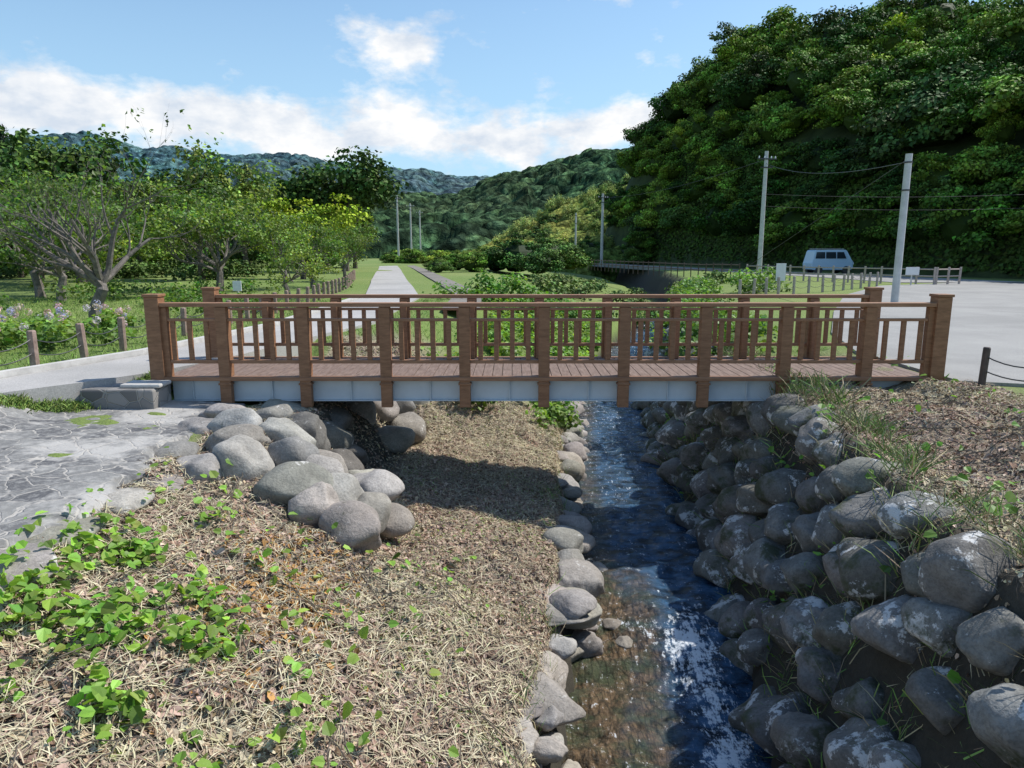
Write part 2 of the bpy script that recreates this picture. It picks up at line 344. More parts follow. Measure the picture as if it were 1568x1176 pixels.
while y<22:
    c=float(cy(y));r=rng.uniform(.12,.36)
    ES.append((c-1.04+rng.normal()*.1,y,-2.16+rng.normal()*.07,r,rng.uniform(.45,.9)));
    if rng.random()<.6:ES.append((c-.82+rng.normal()*.1,y+.2,-2.5,rng.uniform(.12,.26)))
    if rng.random()<.35:ES.append((c-1.33+rng.normal()*.12,y,-2.0,rng.uniform(.14,.3),.3))
    y+=r*rng.uniform(1.0,2.0)
boulders('bank_edge_stones',ES,M_rockL,8,cut=(.5,.85))
WB=[];y=2.0;k=0
while y<26:
    for i in range(5):
        s=(i+.5*(k%2)+rng.normal()*.11)/4.6
        if s>1.03 or rng.random()<.03:continue
        c=float(cy(y));dd=.95+s*1.05;zz=-2.52+2.2*s
        WB.append((c+dd+.0+rng.normal()*.04,y+rng.normal()*.08,zz+rng.normal()*.05,rng.uniform(.21,.34)))
    y+=.5;k+=1
boulders('boulder_retaining_wall',WB,M_rockR,9,cut=(.66,.92),ax=1.05)
# ------------------------------------------------------------------ water
yw=np.concatenate([np.arange(-1,12,.05),np.arange(12,45,.2)]);dw=np.linspace(-1.25,1.2,60)
DW,YW=np.meshgrid(dw,yw);XW=cy(YW)+DW
zw=-2.42-.2*sstep(8.0,6.2,YW+.5*DW+.6*(fbm(XW*2,YW*2,3)-.5))-.12*sstep(5.4,4.4,YW)
ZW=zw+(fbm(XW*3,YW*3.6,4)-.45)*.15
i=np.arange(len(yw)-1)[:,None]*60;j=np.arange(59)[None];QW=np.stack([i+j,i+j+1,i+60+j+1,i+60+j],-1).reshape(-1,4)
chute=np.exp(-((DW-.5-.12*np.sin(YW*2.4))/.24)**2)*sstep(8.6,7.0,YW)
foam=np.clip(chute*.62+.25*np.exp(-((YW+.5*DW-7.4)/.18)**2)+.32*sstep(8,10,YW)*fbm(XW*1.5,YW*.8,2)+.25*sstep(8.5,7,YW)*fbm(XW*3,YW*1.5,2),0,1)
shal=.85*sstep(.2,-.1,DW+.3*(fbm(XW*2.5,YW*1.5,3)-.5))*sstep(9.2,7.8,YW+(fbm(XW*2,YW*2,3)-.5))+.6*sstep(-.3,-.6,DW+.3*(fbm(XW*2,YW*1.2,2)-.5));shal=np.clip(shal,0,1)
add('stream_water',mkmesh('stream_water',np.stack([XW,YW,ZW],-1).reshape(-1,3),QW,col=np.stack([foam,shal,foam*0],-1).reshape(-1,3),mats=[M_water],smooth=True))
RB=[]
for i in range(46):
    y=rng.uniform(3.5,12);d=rng.uniform(-.8,-.05) if y<8.5 else rng.choice([-.8,-.7,.8,.9]);RB.append((float(cy(y))+d,y,float(-2.44-.2*(y<7)-.1*(y<5))-.07,rng.uniform(.05,.13),.55))
boulders('stream_rocks',RB,M_rockL,21)
# ------------------------------------------------------------------ footbridge
br=empty('wooden_footbridge')
PX=[-4.08,-2.94,-1.79,-.67,.455,1.59,2.73,3.87,5.03];X0,X1=-5.02,6.02
dk=Boxes();x=X0+.02
while x<X1-.05:
    dk.box(x,x+.135,10.03,11.87,-.035+R.normal()*.0012,.002+R.normal()*.0015);x+=.143
dk.obj('deck',M_deck,br,.004)
gd=Boxes()
for yy,sg in((10.085,1),(11.75,1),(10.9,1)):
    gd.box(-4.9,5.85,yy,yy+.012,-.345,-.06);gd.box(-4.9,5.85,yy-.05,yy+.07,-.36,-.345);gd.box(-4.9,5.85,yy-.05,yy+.07,-.06,-.047)
for xx in np.arange(-4.6,5.8,1.14):
    gd.box(xx,xx+.01,10.04,10.085,-.345,-.06)
gd.obj('steel_girders',M_steel,br,.002)
po=Boxes();ra=Boxes();ba=Boxes();jo=Boxes()
for side,yo,sg in(('near',10.0,1),('far',11.9,-1)):
    for px in PX:
        po.box(px-.078,px+.078,yo-.075,yo+.075 if sg<0 else yo+.034,-.43,1.0)
        ya,yb=sorted((yo+.08*sg,yo+.17*sg)); po.box(px-.05,px+.05,ya,yb,.004,.95)
        po.box(px-.093,px+.093,yo-.09,yo+.033,-.105,-.075)
    for px in (X0,X1):
        po.box(px-.1,px+.1,yo-.1,yo+.1,-.12,1.14);po.box(px-.115,px+.115,yo-.115,yo+.115,1.142,1.18)
        s=1 if px<0 else -1
        po.box(px+s*.13-.045,px+s*.13+.045,yo-.05,yo+.05,-.05,1.0)
    ra.box(X0+.1,X1-.1,yo-.085,yo+.085,1.005,1.06)
    ra.box(X0+.1,X1-.1,yo-.035,yo+.03,.80,.84)
    ra.box(X0+.1,X1-.1,yo-.035,yo+.03,.2,.25)
    ya,yb=(9.955,10.028) if sg>0 else (11.872,11.945)
    ra.box(X0-.05,X1+.05,ya-.05,yb+.005,-.042,.012)
    edges=[X0]+PX+[X1]
    for a_,b_ in zip(edges[:-1],edges[1:]):
        n=4 if b_-a_>1.05 else 3
        for i in range(1,n+1):
            xx=a_+(b_-a_)*i/(n+1);ba.box(xx-.034,xx+.034,yo-.022,yo+.018,.249,.801)
for xx in np.arange(-4.9,5.8,.6): jo.box(xx,xx+.08,10.2,11.6,-.2,-.04)
po.obj('posts',M_wood,br);ra.obj('rails',M_woodh,br);ba.obj('balusters',M_wood,br);jo.obj('joists',M_metal,br,0)
m,nt,b=newmat('mortared_stone');N=NT(nt);p=N.pos()
de=N.vor(4.2,'DISTANCE_TO_EDGE',p);cc=N.vor(4.2,'F1',p,'Color');sp=N.n('ShaderNodeSeparateColor');N.l(cc,sp.inputs[0])
st=N.mix(sp.outputs[0],(.13,.125,.12),(.32,.3,.28));ed=N.ramp(de,[(.02,1),(.05,0)]);N.l(N.mix(ed,st,(.3,.285,.26)),b.inputs['Base Color']);b.inputs['Roughness'].default_value=.9
N.bump(N.math('MULTIPLY',ed,-1.),.8,.02,b);M_ab=m
ab=empty('bridge_abutment')
o=Boxes();o.box(-5.85,-4.85,9.4,9.93,-.85,-.07);o.box(-5.9,-5.0,9.95,11.9,-.8,-.13);o.obj('stone_face',M_ab,ab,.03)
o=Boxes();o.box(-5.35,-4.8,9.5,9.86,-.068,-.015);o.box(-4.83,-4.3,9.86,11.9,-.75,-.375);o.obj('bearing_seat',M_conc,ab,.02)
ab2=empty('bridge_abutment')
o=Boxes();o.box(5.55,6.35,9.7,12.1,-1.2,-.37);o.box(5.9,6.35,9.7,12.1,-.368,-.07);o.box(5.95,6.5,9.4,9.68,-.3,-.03);o.obj('concrete_seat',M_conc,ab2,.02)
# ------------------------------------------------------------------ leaf litter etc.
def surfN(x,y,e=.06):
    return nrm(np.stack([-(hgt(x+e,y)-hgt(x-e,y))/(2*e),-(hgt(x,y+e)-hgt(x,y-e))/(2*e),np.ones_like(x)],-1))
def pts_in(n,x0,x1,y0,y1,f,rng=R):
    x=rng.uniform(x0,x1,n);y=rng.uniform(y0,y1,n);k=rng.random(n)<f(x,y);return x[k],y[k]
def bridgeL(x,y):
    d=x-cy(y);return ((d<-1.02)&(x>-3.7))*1.*(1-.75*((x<-1.7)&(y>8.6)&(y<13.5)))*(1-.6*((y<8.3)&(y>6.6)&(x<-1.5)))
def bankR(x,y):
    d=x-cy(y);return ((d>1.7)&(x<6.4)&((y<9.6)|(x<5.2)))*np.where(d>2.15,1,.2)
pal=np.array([(.55,.44,.37),(.46,.35,.28),(.68,.59,.5),(.38,.28,.22),(.27,.2,.15),(.58,.52,.36),(.54,.48,.41),(.2,.15,.1)])
Vv=[];Qq=[];Cc=[];off=0
def acc(V,Q,C,k):
    global off
    Vv.append(V);Qq.append(Q+off);Cc.append(np.repeat(C,k,0));off+=len(V)
def flush(name,mat):
    global Vv,Qq,Cc,off
    me=mkmesh(name,np.concatenate(Vv),np.concatenate(Qq),col=np.concatenate(Cc),mats=[mat]);Vv=[];Qq=[];Cc=[];off=0
    return add(name,me)
for (n,x0,x1,y0,y1,f) in((120000,-3.9,1.2,2.4,15,bridgeL),(60000,2.8,8,2.2,13,bankR)):
    x,y=pts_in(n,x0,x1,y0,y1,f);patch=fbm(x*1.1+3,y*1.1,3)
    z=hgt(x,y)+R.uniform(.0,.045,len(x))
    Nn=surfN(x,y)+R.normal(size=(len(x),3))*.45
    col=pal[R.integers(0,len(pal),len(x))]*R.uniform(.65,1.1,(len(x),1))*(.6+.85*patch)[:,None]*np.where((patch>.5)[:,None],np.array([1.0,1,.86]),np.array([1.08,.95,.9]))
    ru=np.exp(-((x+1.9)**2/.25+(y-5.6)**2/.8))>R.random(len(x))*1.2
    if x0<0: col[ru]=np.array([.48,.27,.1])*R.uniform(.6,1.2,(ru.sum(),1))
    near=np.exp(-((x+2.6)**2/2.5+(y-4.2)**2/3.5));big=R.random(len(x))<.04+.25*near*(x0<0)
    V,Q_,k=leaves(np.stack([x,y,z],1),Nn,R.uniform(.02,.055,len(x))*np.where(big,2.0,1),.3,fancy=True);acc(V,Q_,col,k)
flush('dead_leaf_litter',M_lit)
for (n,x0,x1,y0,y1,f) in((65000,-3.7,1.2,2.4,15,bridgeL),(22000,2.8,8,2.2,13,bankR)):
    x,y=pts_in(n,x0,x1,y0,y1,f);z=hgt(x,y)+.045;patch=fbm(x*.9+13,y*.9,2)
    T=R.normal(size=(len(x),3))*[1,1,.3]
    col=np.array([(.66,.6,.42),(.52,.44,.31),(.34,.25,.19),(.57,.52,.33)])[R.integers(0,4,len(x))]*R.uniform(.7,1.1,(len(x),1))
    V,Q_,k=leaves(np.stack([x,y,z],1),surfN(x,y)+R.normal(size=(len(x),3))*.2,R.uniform(.08,.28,len(x))*(.4+1.2*patch),.016,T=T);acc(V,Q_,col,k)
flush('cut_straw',M_lit)
segs=[]
for i in range(170):
    left=R.random()<.5
    x0,y0=(R.uniform(-3.4,.0),R.uniform(3.2,8)) if left else (R.uniform(3.5,6),R.uniform(3.5,9))
    a=R.random()*6.28;st_=[]
    for k in range(9):
        st_.append((x0,y0,float(hgt(x0,y0))+.05+.05*R.random()));a+=R.normal()*.45;x0+=math.cos(a)*.1;y0+=math.sin(a)*.1
    segs.append((np.array(st_),.005))
V,Q_=tubes(segs,4);add('dead_vine_stems',mkmesh('dead_vine_stems',V,Q_,mats=[M_bark]))
def kmask(x,y):
    g=np.exp(-((x+3.0)**2/1.1+(y-4.0)**2/1.5))*1.1+np.exp(-((x+2.9)**2/.15+(y-5.7)**2/.3))*.8+np.exp(-((x+2.0)**2/.5+(y-3.4)**2/.5))*.6+np.exp(-((x+2.4)**2/.6+(y-5.0)**2/.6))*.25
    n=fbm(x*3,y*3,3);return g*np.clip((n-.34)*4,0,.8)+.012
x,y=pts_in(15000,-3.8,-.2,2.2,8,kmask);z=hgt(x,y)+R.uniform(.03,.2,len(x))
col=jit((.21,.36,.06),len(x),.3)
V,Q_,k=leaves(np.stack([x,y,z],1),np.array([.15,0,1])+R.normal(size=(len(x),3))*.45,R.uniform(.03,.12,len(x)),.42,fancy=True);acc(V,Q_,col,k)
x,y=pts_in(20000,-3.7,1.2,2.4,15,lambda x,y:bridgeL(x,y)*np.clip((fbm(x*1.4+30,y*1.4,3)-.42)*5,0.03,.8));z=hgt(x,y)+.04
V,Q_,k=leaves(np.stack([x,y,z],1),np.array([0,0,1])+R.normal(size=(len(x),3))*.4,R.uniform(.015,.05,len(x)),.4);acc(V,Q_,jit((.2,.3,.08),len(x),.3),k)
def kr(x,y):
    d=x-cy(y);return (((fbm(x*1.6+4,y*1.6,2)>.49)&(d>1.0)&(d<2.6))*.4)+.04*((d>.9)&(d<5))
x,y=pts_in(15000,2.0,6.5,3,22,kr);d_=x-cy(y);z=hgt(x,y)+R.uniform(.1,.45,len(x))*np.where(d_<2.3,1,.25)
col=jit((.14,.28,.05),len(x),.3)
V,Q_,k=leaves(np.stack([x,y,z],1),np.array([-.3,-.2,1])+R.normal(size=(len(x),3))*.5,R.uniform(.03,.11,len(x)),.42,fancy=True);acc(V,Q_,col,k)
flush('kudzu_vines',M_leaf)
def blades(x,y,z,hs,col,wid=.03,lean=.35):
    n=len(x);d=nrm(R.normal(size=(n,3))*[lean,lean,.0]+[0,0,1])
    side=nrm(np.cross(d,R.normal(size=(n,3))));P=np.stack([x,y,z],1);h=np.asarray(hs)[:,None];b_=nrm(R.normal(size=(n,3))*[1,1,0])
    V=np.stack([P-side*h*wid,P+side*h*wid,P+d*h*.6+b_*h*.1+side*h*wid*.8,P+d*h*.6+b_*h*.1-side*h*wid*.8,P+d*h*.85+b_*h*.38],1)
    b0=np.arange(n)[:,None]*5
    return V.reshape(-1,3),b0+np.array([[0,1,2,3]]),b0+np.array([[3,2,4]]),col
def grass(name,x,y,hs,col,wid=.03,lean=.35,z=None):
    z=hgt(x,y) if z is None else z
    V,Qg,Tg,c=blades(x,y,z,hs,col,wid,lean);return add(name,mkmesh(name,V,Qg,Tg,col=np.repeat(c,5,0),mats=[M_grass]))
def gm(x,y):
    left=(x<np.interp(y,[p[1] for p in RL],[p[0] for p in RL])-.15)
    mid=(x>np.interp(y,[p[1] for p in RR],[p[0] for p in RR])+.1)&(y>13)&(x<cy(y)-2)&~((x>-2.5)&(x<-.9)&(y>21))
    return (left|mid)*.8
x,y=pts_in(100000,-18,3,5,27,gm);grass('meadow_grass',x,y,R.uniform(.04,.13,len(x)),jit((.2,.31,.065),len(x),.3),.05,.5)
y=R.uniform(5,10.3,9000);x=roadR(y)+R.normal(.16,.13,9000);x=np.maximum(x,roadR(y)+.03);grass('verge_grass',x,y,R.uniform(.04,.14,len(x)),jit((.2,.28,.07),len(x),.3),.06,.6,hgt(x,y)+.03)
xx=[];yy=[];hh=[]
for i in range(480):
    cyy=R.uniform(3,24);d=R.uniform(.9,2.4);n=R.integers(8,40);cx=cy(cyy)+d
    xx.append(cx+R.normal(size=n)*.07);yy.append(cyy+R.normal(size=n)*.07);hh.append(R.uniform(.1,.36,n))
for i in range(70):
    cyy=R.uniform(3,20);n=R.integers(8,25);cx=cy(cyy)-1.15+R.normal()*.12
    xx.append(cx+R.normal(size=n)*.04);yy.append(cyy+R.normal(size=n)*.05);hh.append(R.uniform(.08,.25,n))
for cx,cyy,n in((2.95,13.2,120),(4.15,8.9,60),(.95,15.6,80)):
    xx.append(cx+R.normal(size=n)*.08);yy.append(cyy+R.normal(size=n)*.08);hh.append(R.uniform(.3,.6,n))
x=np.concatenate(xx);y=np.concatenate(yy);hs=np.concatenate(hh)
c=np.where(R.random((len(x),1))<.45,jit((.36,.31,.19),len(x),.2),jit((.16,.25,.065),len(x),.3))
grass('bank_grass_tufts',x,y,hs,c,.016,.8,hgt(x,y)+.12)
# ------------------------------------------------------------------ foliage generator
def clumpcloud(centers,radii,n_per,size,base,rng,flat=.75,wid=.42,vary=.35,up=.6,fancy=False):
    V=[];Q=[];C=[];b=0
    for c,r in zip(centers,radii):
        n=max(6,int(n_per*(r**2)))
        d=nrm(rng.normal(size=(n,3)));u=rng.random((n,1))**.4
        P=c+d*u*r*np.array([1,1,flat])*(1+rng.normal(size=(n,1))*.12)
        Nn=d*.7+[0,0,up]+rng.normal(size=(n,3))*.55
        v,q,k=leaves(P,Nn,size*rng.uniform(.6,1.3,n),wid,rng,fancy)
        tone=np.exp(rng.normal()*vary*.6);col=jit(np.array(base)*tone*np.array([rng.uniform(.85,1.25),1,rng.uniform(.8,1.15)]),n,vary*.6,rng)
        col=col*(.65+.5*np.clip(d[:,2:3]*u,-.3,1))  # clump tops lighter, undersides darker: shading put into leaf colour
        V.append(v);Q.append(q+b);C.append(np.repeat(col,k,0));b+=len(v)
    return np.concatenate(V),np.concatenate(Q),np.concatenate(C)
def grow(rng,p,d,L,r,lev,segs,tips,spread,upb,kids=(3,5)):
    n=5;pts=[p];rad=[r];dd=d
    for i in range(n):
        dd=nrm(dd+rng.normal(size=3)*.17+np.array([0,0,upb]));p=p+dd*L/n;pts.append(p);rad.append(r*(1-.6*(i+1)/n))
    segs.append((np.array(pts),np.array(rad)))
    if lev==0: tips.append((p,L));return
    if lev==1: tips.append((p,L))
    for k in range(rng.integers(*kids)):
        t=rng.integers(2,n+1);q=pts[t];a=nrm(rng.normal(size=3));a=nrm(a-dd*(a@dd))
        ang=rng.uniform(.5,1.)*spread;nd=nrm(dd*math.cos(ang)+a*math.sin(ang))
        grow(rng,q,nd,L*rng.uniform(.55,.8),rad[t]*.62,lev-1,segs,tips,spread,upb,kids)
def tree(name,seed,trunk,limbs,limbL,lean,rad,lev,leaf_r,n_per,size,base,bark=M_bark,upb=.03,spread=.8,flat=.75,fr=1.,vary=.35,kids=(3,5),mat=None):
    rng=np.random.default_rng(seed);segs=[];tips=[]
    tp=np.array([[0,0,-.3],[rng.normal()*.05,0,trunk*.4],[rng.normal()*.12,rng.normal()*.1,trunk*.8],[rng.normal()*.1,0,trunk*1.05]])
    segs.append((tp,np.array([rad*1.35,rad,rad*.85,rad*.7])))
    a0=rng.random()*6
    for i in range(limbs):
        a=a0+i*6.283/limbs+rng.normal()*.25;e=lean+rng.normal()*.12
        d=np.array([math.cos(a)*math.cos(e),math.sin(a)*math.cos(e),math.sin(e)])
        grow(rng,tp[2]+(tp[3]-tp[2])*rng.random(),d,limbL*rng.uniform(.8,1.15),rad*.55,lev,segs,tips,spread,upb,kids)
    V,Q=tubes(segs,6);nb=len(Q);col=np.ones((len(V),3))*.5
    tt=[t for t in tips if rng.random()<fr]
    if tt and n_per>0:
        ce=np.array([t[0] for t in tt])+rng.normal(size=(len(tt),3))*leaf_r*.3;rr=rng.uniform(.6,1.25,len(tt))*leaf_r
        v,q,c=clumpcloud(ce,rr,n_per,size,base,rng,flat,vary=vary)
        Q=np.concatenate([Q,q+len(V)]);V=np.concatenate([V,v]);col=np.concatenate([col,c])
    qm=np.ones(len(Q),int);qm[:nb]=0
    return mkmesh(name,V,Q,col=col,mats=[bark,mat or M_leaf],qm=qm)
G1=(.14,.24,.045);G2=(.09,.17,.035)
cherryA=tree('cherryA',21,1.0,6,1.6,.8,.135,3,.32,100,.085,(.15,.25,.05),M_bark2,.07,.72,.7,.34,kids=(3,5))
cherryB=tree('cherryB',5,1.0,5,1.6,.6,.13,2,.5,190,.12,(.18,.3,.06),M_bark2,.06,.85,.6,1)
cherryC=tree('cherryC',15,1.1,5,1.7,.65,.13,2,.55,200,.13,(.15,.26,.055),M_bark2,.08,.8,.6,1)
broad=[tree('broad%d'%i,30+i,2.2,6,2.3,.8,.2,2,1.0,70,.28,c,M_bark,.08,.75,.6,1,mat=M_crown) for i,c in enumerate([G1,G2,(.17,.27,.05)])]
yel=tree('yellowt',44,1.6,6,1.7,.5,.14,2,.8,120,.2,(.36,.5,.035),M_bark,.05,.8,.4,1,vary=.2,mat=M_crown)
def cedar(name,seed,h,r,base):
    rng=np.random.default_rng(seed);ce=[];rr=[]
    for z in np.linspace(h*.15,h*.97,20):
        R_=r*(1-z/h)**.8+.15
        for k in range(6):
            a=rng.random()*6.28;ce.append((math.cos(a)*R_*.6,math.sin(a)*R_*.6,z+rng.normal()*.2));rr.append(R_*.5+.15)
    V,Q=tubes([(np.array([[0,0,-.3],[0,0,h*.5],[0,0,h]]),np.array([.2,.13,.03]))],6);nb=len(Q)
    v,q,c=clumpcloud(np.array(ce),rr,150,.22,base,rng,.7,.25,up=.2)
    qm=np.ones(nb+len(q),int);qm[:nb]=0
    return mkmesh(name,np.concatenate([V,v]),np.concatenate([Q,q+len(V)]),col=np.concatenate([np.ones((len(V),3))*.5,c]),mats=[M_bark,M_crown],qm=qm)
ced=[cedar('ced0',1,10,2.0,(.045,.09,.035)),cedar('ced1',2,9,2.4,(.05,.1,.035))]
def crown(name,seed,r,base,n=34,size=.3,n_per=150,flat=.45,vary=.5,up=.8,zs=.85,core=.5):
    rng=np.random.default_rng(seed);d=nrm(rng.normal(size=(n,3)));d[:,2]=np.abs(d[:,2])*1.1-.35
    ce=d*r*rng.uniform(.55,1.05,(n,1))*[1,1,zs];rr=rng.uniform(.17,.38,n)*r
    v,q,c=clumpcloud(ce,rr,n_per,size,base,rng,flat,.42,vary=vary,up=up)
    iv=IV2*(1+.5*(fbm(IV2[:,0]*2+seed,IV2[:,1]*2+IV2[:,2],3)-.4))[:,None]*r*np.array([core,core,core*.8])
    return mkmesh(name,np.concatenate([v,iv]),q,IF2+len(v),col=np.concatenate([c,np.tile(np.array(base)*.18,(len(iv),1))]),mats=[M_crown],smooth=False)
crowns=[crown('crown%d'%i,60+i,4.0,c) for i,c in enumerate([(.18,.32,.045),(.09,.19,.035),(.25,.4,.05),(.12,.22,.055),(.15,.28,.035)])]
bamb=[crown('bamboo%d'%i,80+i,2.6,c,26,.26,190,1.3,.25,.5,1.5,.45) for i,c in enumerate([(.42,.52,.15),(.32,.44,.12)])]
A_=np.array([35.,40.]);B_=np.array([18.5,98.]);dv=nrm(B_-A_);nn=np.array([dv[1],-dv[0]])
def hillS(x,y):
    s1=(x-A_[0])*nn[0]+(y-A_[1])*nn[1]; s2=(118-y)*.9+ (x-20)*.25; return np.minimum(s1,s2)
def hillZ(x,y):
    s=hillS(x,y);k=np.interp(y,[40,60,80,98],[.45,.55,.8,.98]);return np.where(s>0,27*k*(1-np.exp(-np.maximum(s,0)/5.5)),s*.3)+2.0*(fbm(x*.1,y*.1,3)-.45)*sstep(0,8,s)
xh=np.arange(12,110,1.0);yh=np.arange(6,125,1.0);XH,YH,QH=grid(xh,yh);ZH=hillZ(XH,YH)-.2
M_hill=simple('hill_soil',(.02,.035,.01),(.06,.09,.025),.8,.95,.5,.1)
fk=(hillS(XH,YH)>-1.5).ravel()[QH].all(1)
add('wooded_hill',mkmesh('wooded_hill',np.stack([XH,YH,ZH],-1).reshape(-1,3),QH[fk],mats=[M_hill],smooth=True))
hf=empty('hill_forest');rng=np.random.default_rng(77);Ld=float(np.linalg.norm(B_-A_))
sg=np.linspace(0,40,400);row=0
zg=22*(1-np.exp(-sg/5.5));ug=np.r_[0,np.cumsum(np.hypot(np.diff(sg),np.diff(zg)))]
for u in np.arange(.8,46,3.4):
    row+=1
    for t in np.arange(-12,Ld+14,4.7 if u<30 else 5.4):
        tt=t+(row%2)*2.3+rng.normal()*.8;s=float(np.interp(u+rng.normal()*.7,ug,sg))
        p=A_+dv*tt+nn*s
        if hillS(*p)<.6 or p[1]<24 or p[0]/p[1]>1.0: continue
        sc=float(np.clip(rng.normal(.78,.2),.45,1.3))*(1.15 if u>16 else .9)
        z=float(hillZ(p[0],p[1]))
        ci=rng.choice(5,p=[.22,.2,.24,.16,.18]) if u>9 else rng.choice([1,1,3,4])
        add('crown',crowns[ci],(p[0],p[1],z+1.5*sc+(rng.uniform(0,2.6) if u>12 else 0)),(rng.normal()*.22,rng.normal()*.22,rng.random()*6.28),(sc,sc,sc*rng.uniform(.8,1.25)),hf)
for i in range(16):
    x=rng.uniform(17,25);y=rng.uniform(96,116);add('crown',crowns[rng.integers(5)],(x,y,rng.uniform(.5,3)),(0,0,rng.random()*6),rng.uniform(.5,.8),hf)
n=30000;tt=rng.uniform(-.15,1.02,n);ss=rng.uniform(.0,5,n);x=A_[0]+(B_[0]-A_[0])*tt+nn[0]*ss;y=A_[1]+(B_[1]-A_[1])*tt+nn[1]*ss;z=hillZ(x,y)+rng.uniform(0,.5,n)+.8*fbm(x*.5,y*.5,3)
cl=jit((.07,.12,.03),n,.3,rng)*(.4+1.1*fbm(x*.35,z*.35,3))[:,None]
v,q,k=leaves(np.stack([x,y,z],1),-nn[0]*np.array([1,0,0])+np.array([0,-.4,.8])+rng.normal(size=(n,3))*.5,rng.uniform(.2,.5,n),.42,rng)
add('hillside_ivy',mkmesh('hillside_ivy',v,q,col=np.repeat(cl,k,0),mats=[M_far]))
# ------------------------------------------------------------------ distant hills: height field with one dome per tree crown
def worley(x,y,cell,seed):
    rs=np.random.default_rng(seed);J=rs.random((128,128,4));gx=np.floor(x/cell).astype(int);gy=np.floor(y/cell).astype(int)
    best=np.full(x.shape,9.);h=np.zeros(x.shape);h2=np.zeros(x.shape)
    for dx in(-1,0,1):
        for dy in(-1,0,1):
            jj=J[(gx+dx)%128,(gy+dy)%128];d=np.hypot(x/cell-(gx+dx+jj[...,0]),y/cell-(gy+dy+jj[...,1]))/(.7+.5*jj[...,2])
            m=d<best;best=np.where(m,d,best);h=np.where(m,jj[...,2],h);h2=np.where(m,jj[...,3],h2)
    return best,h,h2
def farhill(name,xk,zk,y0,D,back,xr,base,cell,step,seed,rough,con,pn,ch,mat):
    def f(x,y):
        t=sstep(y0,D,y)*(1-.5*sstep(D,D+back,y));ridge=np.interp(x,xk,zk)
        n=fbm(x/(D*.09),y/(D*.16),4)-.47;g=np.abs(fbm(x/(D*.07)+9,y/(D*.3),3)-.45)
        return t*ridge+(n*.9-g*1.3)*rough*np.sin(np.clip(t,0,1)*math.pi*.86)*2.6+n*rough*.4*t
    x=np.arange(xr[0],xr[1],step);y=np.arange(y0,D+back,step);Xg,Yg,Qg=grid(x,y);z=f(Xg,Yg)
    wx=Xg+cell*.5*(fbm(Xg/cell*1.3,Yg/cell*1.3,2)-.4);wy=Yg+z*.7+cell*.5*(fbm(Xg/cell*1.3+9,Yg/cell*1.3,2)-.4)
    d,h,h2=worley(wx,wy,cell,seed)
    z=z+cell*ch*(np.sqrt(np.clip(1-(d/.95)**2,0,1))*(.6+.8*h)+.5*h)+cell*.3*(fbm(Xg/cell*3,Yg/cell*3,3)-.45)
    z=z-(1-sstep(y0,y0+(D-y0)*.12,Yg))*12
    tone=(1+con*(h2-.5)*2)*(.55+.95*fbm(Xg/pn,wy/pn,4))*(.4+.8*np.clip(1.1-d,0,1))  # last factor darkens gaps between crowns: shade painted into the colour
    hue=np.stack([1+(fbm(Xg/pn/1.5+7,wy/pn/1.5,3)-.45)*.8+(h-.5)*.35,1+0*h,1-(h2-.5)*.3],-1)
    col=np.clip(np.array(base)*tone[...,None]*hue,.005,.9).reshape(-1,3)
    add(name,mkmesh(name,np.stack([Xg,Yg,z],-1).reshape(-1,3),Qg,col=col,mats=[mat],smooth=True))
farhill('far_mountains',[-1200,-700,-581,-500,-430,-352,-300,-257,-200,-146,-80,-20,60,150,600],[140,140,121,129,112,107,104,107,93,93,87,78,71,69,71],420,900,120,(-800,160),(.11,.205,.225),11,2.6,1,8,.4,110,.6,hillmat('far_forest',.14,5))  # blue distance haze is mixed into this base colour
farhill('mid_mountains',[-500,-300,-150,-74,-30,-6,10,26,46,70,98,150,300],[41,37,30,26,30,38,43,48,53,54,56,60,70],150,450,60,(-230,190),(.08,.165,.085),6.0,1.25,2,5,.6,55,.8,hillmat('mid_forest',.3,3))  # milder haze tint painted into the base colour here
farhill('bamboo_hill',[-30,-10,-3,4,10,20,29,45,80],[0,0,2,6.5,10,13.,15,17,18],100,150,40,(-14,62),(.26,.34,.09),2.2,.5,3,.8,.3,15,.5,hillmat('bamboo_slope',1.2,.6))
bh=empty('bamboo_grove')
for i in range(150):
    y=rng.uniform(102,152);x=rng.uniform(-3,38)
    t=float(sstep(100,150,y));z=t*float(np.interp(x,[-30,-10,-3,4,10,20,29,45,80],[0,0,2,6.5,10,13.,15,17,18]))
    add('culm_crown',bamb[rng.integers(2)] if rng.random()<.88 else crowns[1],(x,y,z+.5),(rng.normal()*.1,rng.normal()*.1,rng.random()*6),rng.uniform(.45,.85),bh)
# ------------------------------------------------------------------ trees in middle distance
def T(name,me,x,y,s=1.,z=None,rz=None,sz=None):
    rz=R.random()*6.28 if rz is None else rz
    return add(name,me,(x,y,float(hgt(x,y)) if z is None else z),(0,0,rz),(s,s,sz if sz else s))
T('cherry_tree',cherryA,-10.1,17.2,1.15,rz=.6)
T('cherry_tree',cherryA,-14.4,18.5,1.0,rz=2.9)
T('cherry_tree',cherryB,-15.5,24.5,1.05);T('cherry_tree',cherryB,-17.8,27,1.2);T('cherry_tree',cherryC,-11.5,28,1.05);T('cherry_tree',cherryB,-8.6,27.5,.8)
T('cherry_tree',cherryC,-13.5,33,1.15);T('cherry_tree',cherryB,-10,36,.95);T('cherry_tree',cherryB,-18,31,1.25);T('cherry_tree',cherryC,-22,35,1.3)
T('cherry_tree',cherryC,-9.8,42,.85)
T('maple_tree',yel,-14.0,48,1.15)
